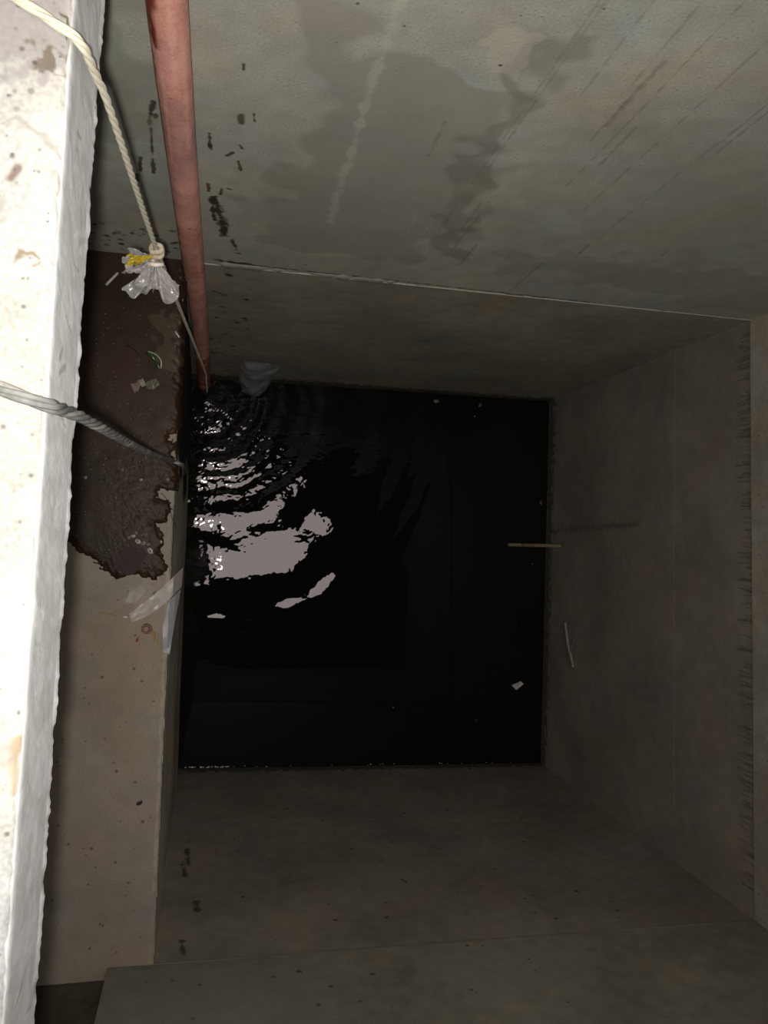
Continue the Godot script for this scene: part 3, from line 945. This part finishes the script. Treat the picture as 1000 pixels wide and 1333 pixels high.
func ledge_litter() -> void:
	var outline := PackedVector2Array([Vector2(-.60, -.72), Vector2(-.330, -.72), Vector2(-.109, -.72), Vector2(-.104, -.490), Vector2(-.109, -.372), Vector2(-.104, -.270), Vector2(-.122, -.250), Vector2(-.128, -.232), Vector2(-.110, -.218), Vector2(-.121, -.196), Vector2(-.117, -.172), Vector2(-.106, -.150), Vector2(-.106, -.108), Vector2(-.151, -.104), Vector2(-.159, -.089), Vector2(-.126, -.077), Vector2(-.117, -.056), Vector2(-.127, -.027), Vector2(-.156, -.016),
		Vector2(-.131, .006), Vector2(-.125, .035), Vector2(-.139, .051), Vector2(-.117, .083), Vector2(-.124, .108), Vector2(-.151, .118), Vector2(-.177, .109), Vector2(-.206, .104), Vector2(-.224, .117), Vector2(-.256, .118), Vector2(-.264, .096), Vector2(-.297, .074), Vector2(-.334, .050), Vector2(-.37, .02), Vector2(-.42, -.03), Vector2(-.60, -.1)])
	var f := Face.new(Vector2(.5, .8), 620, Color(.168, .122, .080), 301, .18, .2)
	for k in 220:
		var p := Vector2(rng.randf_range(.16, .49), rng.randf_range(.3, .79))
		f.stroke([p], rng.randf_range(.0008, .0022), Color(.33, .29, .24) if k % 3 else Color(.10, .075, .055), rng.randf_range(.3, .8), .6, 50)
	f.area([Vector2(.42, .15), Vector2(.49, .14), Vector2(.49, .30), Vector2(.44, .28)], Color(.27, .25, .19), .7, .02, 20.0)
	var nu := 170
	var nv := 270
	var lo := Vector2(-.60, -.697)
	var hi := Vector2(-.1005, .122)
	var st := start()
	var high := PackedFloat32Array()
	for j in nv + 1:
		for i in nu + 1:
			var p := Vector2(lerpf(lo.x, hi.x, float(i) / nu), lerpf(lo.y, hi.y, float(j) / nv))
			var y := mud_height(p, outline)
			high.append(y)
			# what hangs over the rim sags down the face
			var sag := maxf(0.0, p.x + .109) * 1.6
			st.set_uv(Vector2(float(i) / nu, float(j) / nv))
			st.add_vertex(Vector3(p.x, JOINT + .0012 + maxf(y, -.004) - sag, p.y))
	for j in nv:
		for i in nu:
			var a := j * (nu + 1) + i
			if maxf(maxf(high[a], high[a + 1]), maxf(high[a + nu + 1], high[a + nu + 2])) < -.0035:
				continue
			for k in [a, a + 1, a + nu + 2, a, a + nu + 2, a + nu + 1]:
				st.add_index(k)
	var m := f.material(.45, .03)
	m.metallic_specular = .28
	m.roughness = .5
	var mud := obj("mud", finish(st), m)
	tag(mud, "wet dark brown mud with a ragged edge covering the far part of the ledge", "mud")
	mud.set_meta("kind", "stuff")
	var top := func(x: float, z: float) -> float: return JOINT + .0012 + maxf(mud_height(Vector2(x, z), outline), 0.0)

	# pale pebbles, the largest ones each on its own
	var stones := [[-.203, .014, .0055, "pale pebble in the mud, left end of the cluster near its tip"], [-.213, .018, .004, "small pebble just left of the pale cluster in the mud"], [-.191, .027, .0075, "largest pale pebble in the middle of the cluster in the mud"], [-.178, .031, .006, "pale pebble right of the largest one in the mud cluster"],
		[-.161, .049, .009, "flat grey pebble between the two rounded tips of mud"], [-.166, .033, .0045, "small pale pebble at the right end of the mud cluster"], [-.136, .026, .004, "single small pebble near the rounded right rim of the mud"], [-.196, .006, .0045, "pale pebble on the upper side of the mud cluster"],
		[-.320, -.125, .0045, "single pale pebble in the mud beside the white slab edge"], [-.126, -.129, .005, "pale pebble in the mud below the end of the grey rope"], [-.190, -.126, .004, "small pale pebble in the middle of the mud under the grey rope"], [-.235, -.148, .0035, "tiny pale pebble in the mud left of centre, under the grey rope"]]
	var grey := [plain(Color(.62, .60, .57), .4), plain(Color(.52, .49, .46), .4)]
	for k in stones.size():
		var s: Array = stones[k]
		var o := obj("pebble", pebble(Vector3(s[2], s[2] * .55, s[2] * .75), k * 3.7), grey[k % 2])
		o.position = Vector3(s[0], top.call(s[0], s[1]) + s[2] * .2, s[1])
		o.rotation.y = k * 1.3
		tag(o, s[3], "pebble", "pale pebbles in the mud")
	# fine grit: nobody could count it
	var grit := start()
	for k in 420:
		var x := rng.randf_range(-.345, -.112)
		var z := rng.randf_range(-.30, .105) if k % 5 else rng.randf_range(-.6, -.3)
		if x < -.28 and k % 3:
			x += .12
		if mud_height(Vector2(x, z), outline) < .004:
			continue
		var r := rng.randf_range(.0005, .0014)
		var c := Vector3(x, top.call(x, z) + r * .3, z)
		var e := [Vector3(r, 0, 0), Vector3(0, 0, -r), Vector3(-r, 0, 0), Vector3(0, 0, r)]
		for i in 4:
			tri(grit, c + e[i], c + e[(i + 1) % 4], c + Vector3(0, r, 0))
			tri(grit, c + e[(i + 1) % 4], c + e[i], c - Vector3(0, r, 0))
	var g := obj("grit", finish(grit), plain(Color(.62, .58, .52), .25))
	tag(g, "fine pale wet grit scattered over the brown mud", "grit")
	g.set_meta("kind", "stuff")

	# dark film in the mud near its tip
	var h := func(q: Vector2) -> float: return JOINT + .0095 + .0015 * noise_b.get_noise_2d(q.x * 40.0, q.y * 40.0)
	var o := obj("plastic_scrap", sheet([Vector2(-.240, .086), Vector2(-.238, .062), Vector2(-.226, .046), Vector2(-.200, .040), Vector2(-.176, .045), Vector2(-.168, .060), Vector2(-.182, .088), Vector2(-.196, .108), Vector2(-.212, .112), Vector2(-.228, .104)], h, .0008), plain(Color(.24, .20, .20), .75, .15))
	tag(o, "round dark purplish plastic scrap sunk in the tip of the mud", "plastic scrap")
	# white stub
	var stub := thing("plastic_stub", "short white plastic stub lying on the mud below the crumpled bag", "stub", Vector3(-.279, top.call(-.279, -.620) + .003, -.620))
	obj("tube", tube_mesh([Vector3(-.013, 0, .016), Vector3(0, .001, 0), Vector3(.013, 0, -.016)], .0032, 10, 2), plain(Color(.66, .65, .62), .5), stub)
	obj("cut_end", tube_mesh([Vector3(-.0142, 0, .0175), Vector3(-.0128, 0, .0157)], .0026, 8, 2), plain(Color(.45, .43, .40), .6), stub)
	# green twist
	var tw := thing("green_strip", "small curled green plastic strip on the mud near the water's side", "strip", Vector3(-.166, top.call(-.166, -.424) + .003, -.424))
	obj("strip", tube_mesh([Vector3(-.024, 0, -.020), Vector3(-.012, .004, -.012), Vector3(-.002, .002, .0), Vector3(.004, .004, .010), Vector3(.010, .001, .021)], .0035, 7), plain(Color(.10, .28, .14), .25), tw)
	obj("clear_edge", tube_mesh([Vector3(-.020, .003, -.022), Vector3(.0, .007, -.014), Vector3(.012, .006, .0), Vector3(.012, .003, .018)], .0016, 6), plain(Color(.62, .63, .60), .2), tw)
	o = obj("twig", tube_mesh([Vector3(-.239, 0, -.459), Vector3(-.222, .002, -.449), Vector3(-.207, 0, -.436)], .0014, 6), plain(Color(.08, .06, .045), .7))
	o.position.y = top.call(-.222, -.449) + .001
	tag(o, "thin dark twig on the mud left of the green strip", "twig")
	# paper scrap and film beside it
	var flat := func(q: Vector2) -> float: return top.call(q.x, q.y) + .0035 + .004 * noise_b.get_noise_2d(q.x * 60.0, q.y * 60.0)
	var ps := thing("paper_scrap", "small folded pale paper scrap lying on the mud above the grey rope", "paper")
	obj("paper", sheet([Vector2(-.224, -.362), Vector2(-.210, -.366), Vector2(-.207, -.374), Vector2(-.196, -.376), Vector2(-.192, -.366), Vector2(-.203, -.358), Vector2(-.205, -.346), Vector2(-.215, -.340)], flat, .0008), plain(Color(.44, .38, .34), .7), ps)
	obj("fold", sheet([Vector2(-.206, -.372), Vector2(-.196, -.378), Vector2(-.188, -.362), Vector2(-.197, -.356)], func(q: Vector2) -> float: return flat.call(q) + .003, .0008), plain(Color(.50, .47, .44), .6), ps)
	o = obj("plastic_film", sheet([Vector2(-.188, -.370), Vector2(-.165, -.380), Vector2(-.155, -.366), Vector2(-.168, -.352), Vector2(-.186, -.352)], flat, .0004), film(Color(.5, .5, .44, .3), .35))
	tag(o, "faint clear film on the mud right of the pale paper scrap", "film")
	o = obj("plastic_sliver", tube_mesh([Vector3(-.123, 0, -.503), Vector3(-.118, .003, -.495), Vector3(-.113, 0, -.489)], .0022, 6), plain(Color(.72, .71, .66), .3))
	o.position.y = top.call(-.118, -.495) + .003
	tag(o, "white plastic sliver at the ledge rim beside the red pipe", "sliver")
	o = obj("wire", tube_mesh([Vector3(-.142, .004, -.096), Vector3(-.130, .004, -.084), Vector3(-.119, .003, -.066), Vector3(-.115, .003, -.042), Vector3(-.106, .001, -.020), Vector3(-.1025, -.02, -.008)], .0008, 5), plain(Color(.05, .04, .035), .6))
	o.position.y = JOINT + .002
	tag(o, "thin black wire curving off the mud over the ledge rim", "wire")

	# clear film strip draped over the rim
	var drape := func(q: Vector2) -> float:
		var y := JOINT + .004 + .004 * noise_b.get_noise_2d(q.x * 30.0, q.y * 30.0) + .002
		return y - maxf(0.0, q.x + .104) * 2.2
	var fs := thing("plastic_film", "clear plastic strip lying across the bare ledge and over its rim", "film")
	obj("strip", sheet([Vector2(-.082, .090), Vector2(-.110, .120), Vector2(-.150, .160), Vector2(-.205, .205), Vector2(-.198, .226), Vector2(-.168, .214), Vector2(-.140, .196), Vector2(-.110, .168), Vector2(-.084, .140)], drape, .0006), film(Color(.78, .76, .73, .34), .4), fs)
	obj("strip", sheet([Vector2(-.110, .170), Vector2(-.085, .145), Vector2(-.092, .20), Vector2(-.100, .262), Vector2(-.104, .305), Vector2(-.120, .298), Vector2(-.124, .235)], func(q: Vector2) -> float: return drape.call(q) + .003, .0006), film(Color(.72, .73, .76, .30), .4), fs)
	obj("strip", sheet([Vector2(-.205, .150), Vector2(-.178, .135), Vector2(-.168, .150), Vector2(-.190, .180), Vector2(-.215, .178)], drape, .0006), film(Color(.76, .74, .70, .22), .5), fs)
	# cap, chips, straw
	var cap := thing("bottle_cap", "small round reddish brown cap on the ledge under the clear strip", "cap", Vector3(-.162, JOINT + .003, .242))
	var st2 := start()
	var prof := [Vector2(0, .006), Vector2(.0075, .006), Vector2(.0085, .0068), Vector2(.0115, .0068), Vector2(.0128, .004), Vector2(.0128, -.002)]
	patch(st2, steps(0, TAU, 24), steps(0, 5, 10), func(u: float, v: float) -> Vector3:
		var i := mini(int(v), 4)
		var p: Vector2 = prof[i].lerp(prof[i + 1], v - i)
		return Vector3(cos(u) * p.x, p.y, sin(u) * p.x), func(u: float, v: float) -> Vector2: return Vector2(u, v))
	obj("shell", finish(st2), plain(Color(.42, .27, .22), .5), cap)
	var ring := TorusMesh.new()
	ring.inner_radius = .0065
	ring.outer_radius = .009
	var ro := obj("inner_ring", ring, plain(Color(.30, .19, .16), .5), cap)
	ro.position.y = .0062
	o = obj("plastic_chip", pebble(Vector3(.0028, .0012, .0070), 2.0), plain(Color(.48, .20, .17), .5))
	o.position = Vector3(-.183, JOINT + .002, .268)
	o.rotation.y = -.3
	tag(o, "small red plastic chip on the ledge left of the round cap", "chip")
	o = obj("leaf", sheet([Vector2(-.158, .236), Vector2(-.148, .240), Vector2(-.137, .258), Vector2(-.131, .281), Vector2(-.141, .276), Vector2(-.151, .256)], func(q: Vector2) -> float: return JOINT + .005 + .003 * noise_b.get_noise_2d(q.x * 70.0, q.y * 70.0), .0007), plain(Color(.50, .43, .26), .6))
	tag(o, "narrow yellowish dry leaf on the ledge beside the round cap", "leaf")
	o = obj("straw", tube_mesh([Vector3(-.278, 0, .203), Vector3(-.255, .002, .205), Vector3(-.233, 0, .210)], .0013, 6), plain(Color(.52, .46, .20), .6))
	o.position.y = JOINT + .002
	tag(o, "thin yellow straw lying on the bare ledge near the mud", "straw")
	o = obj("plastic_chip", pebble(Vector3(.0060, .0016, .0018), 6.0), plain(Color(.85, .84, .78), .25))
	o.position = Vector3(-.214, JOINT + .002, .214)
	tag(o, "bright white chip on the ledge beside the yellow straw", "chip")
	o = obj("pebble", pebble(Vector3(.0085, .004, .0045), 8.0), plain(Color(.14, .12, .10), .7))
	o.position = Vector3(-.161, JOINT + .003, .669)
	o.rotation.y = .5
	tag(o, "single dark pebble far down the bare ledge", "pebble")


# ------------------------------------------------------------------ what floats or hangs at the water

func floating_litter() -> void:
	var o: MeshInstance3D
	# the stick that leans from the water on the right wall
	var stick := thing("stick", "pale thin stick leaning from the water against the right wall", "stick")
	obj("shaft", tube_mesh([Vector3(1.372, .004, .010), Vector3(1.44, .06, .0095), Vector3(1.50, .115, .008), Vector3(1.562, .185, .008)], .0085, 9), plain(Color(.46, .42, .34), .8), stick)
	obj("brown_band", tube_mesh([Vector3(1.425, .047, .0098), Vector3(1.475, .092, .0088)], .0090, 9, 3), plain(Color(.42, .33, .22), .8), stick)
	# hanging strip on the right wall
	var strip := thing("fibre_strip", "pale fibre strip stuck to the right wall below the leaning stick", "strip")
	obj("strip", tube_mesh([Vector3(1.558, .255, .355), Vector3(1.556, .275, .40), Vector3(1.556, .295, .452), Vector3(1.556, .330, .505), Vector3(1.554, .353, .540)], .0062, 6), plain(Color(.50, .49, .45), .8), strip)
	obj("fork", tube_mesh([Vector3(1.556, .31, .48), Vector3(1.554, .345, .44), Vector3(1.552, .372, .407)], .0022, 6), plain(Color(.44, .43, .40), .8), strip)
	# white tag
	o = obj("paper_tag", sheet([Vector2(1.408, .683), Vector2(1.432, .706), Vector2(1.470, .678), Vector2(1.455, .664)], func(q: Vector2) -> float: return .005 + .004 * noise_b.get_noise_2d(q.x * 30.0, q.y * 30.0), .002), plain(Color(.62, .61, .60), .6))
	tag(o, "small white tag floating near the right wall on the black water", "tag")
	# bits along the walls
	var bits := [[.991, -.660, .014, .006, Color(.40, .38, .30), "pale floating chip at the far wall, left one of the two there"], [1.210, -.655, .011, .006, Color(.34, .30, .26), "brownish floating chip at the far wall, right one of the two there"],
		[1.535, -.198, .010, .007, Color(.36, .30, .29), "reddish grey floating chip against the right wall above the stick"], [.829, .782, .004, .003, Color(.6, .6, .58), "tiny white speck floating alone in the near half of the water"],
		[1.185, -.60, .004, .003, Color(.55, .54, .5), "tiny pale speck floating below the brownish chip at the far wall"], [1.50, .10, .004, .003, Color(.45, .4, .38), "tiny speck floating just below the leaning stick"], [1.236, .850, .012, .006, Color(.12, .125, .11), "dull round scrap floating in the near right part of the water"]]
	for k in bits.size():
		var b: Array = bits[k]
		o = obj("floating_chip", pebble(Vector3(b[2], b[3] * .6, b[2] * .6), 20.0 + k * 5.1), plain(b[4], .6))
		o.position = Vector3(b[0], .003, b[1])
		o.rotation.y = k * .9
		tag(o, b[5], "chip", "chips floating by the walls")
	# pale scrap of a bag that clings to the far wall
	var st := start()
	patch(st, steps(0, 1, 26), steps(0, 1, 26), func(u: float, v: float) -> Vector3:
		var turn := (u - .5) * PI
		var wide := lerpf(.062, .078, v) * (1.0 + .12 * noise_b.get_noise_2d(u * 2.0, v * 3.0))
		var tall := lerpf(.01, .50 + .06 * sin(u * PI), v)
		var out := (.030 + .035 * (1.0 - v)) * cos(turn) + .010 * noise_a.get_noise_2d(u * 2.0, v * 4.0)
		return Vector3(.132 + sin(turn) * wide + .012 * v, tall, -.684 + maxf(out, .002)), func(u: float, v: float) -> Vector2: return Vector2(u, v))
	o = obj("plastic_scrap", finish(st), film(Color(.70, .75, .78, .55), .5))
	tag(o, "pale bluish translucent plastic scrap clinging to the far wall at the water", "plastic scrap")
	# foam line at the near wall
	var foam := start()
	for k in 60:
		var x := rng.randf_range(-.10, .10) if k < 40 else rng.randf_range(.1, 1.5)
		var r := rng.randf_range(.001, .0028)
		var c := Vector3(x, .002, 1.028 + (x + .127) * .0153 + rng.randf_range(-.003, .002))
		var e := [Vector3(r * 2, 0, 0), Vector3(0, 0, -r), Vector3(-r * 2, 0, 0), Vector3(0, 0, r)]
		for i in 4:
			tri(foam, c + e[i], c + e[(i + 1) % 4], c + Vector3(0, r, 0))
	o = obj("foam", finish(foam), plain(Color(.62, .62, .60), .4))
	tag(o, "broken line of pale foam flecks along the near wall", "foam")
	o.set_meta("kind", "stuff")
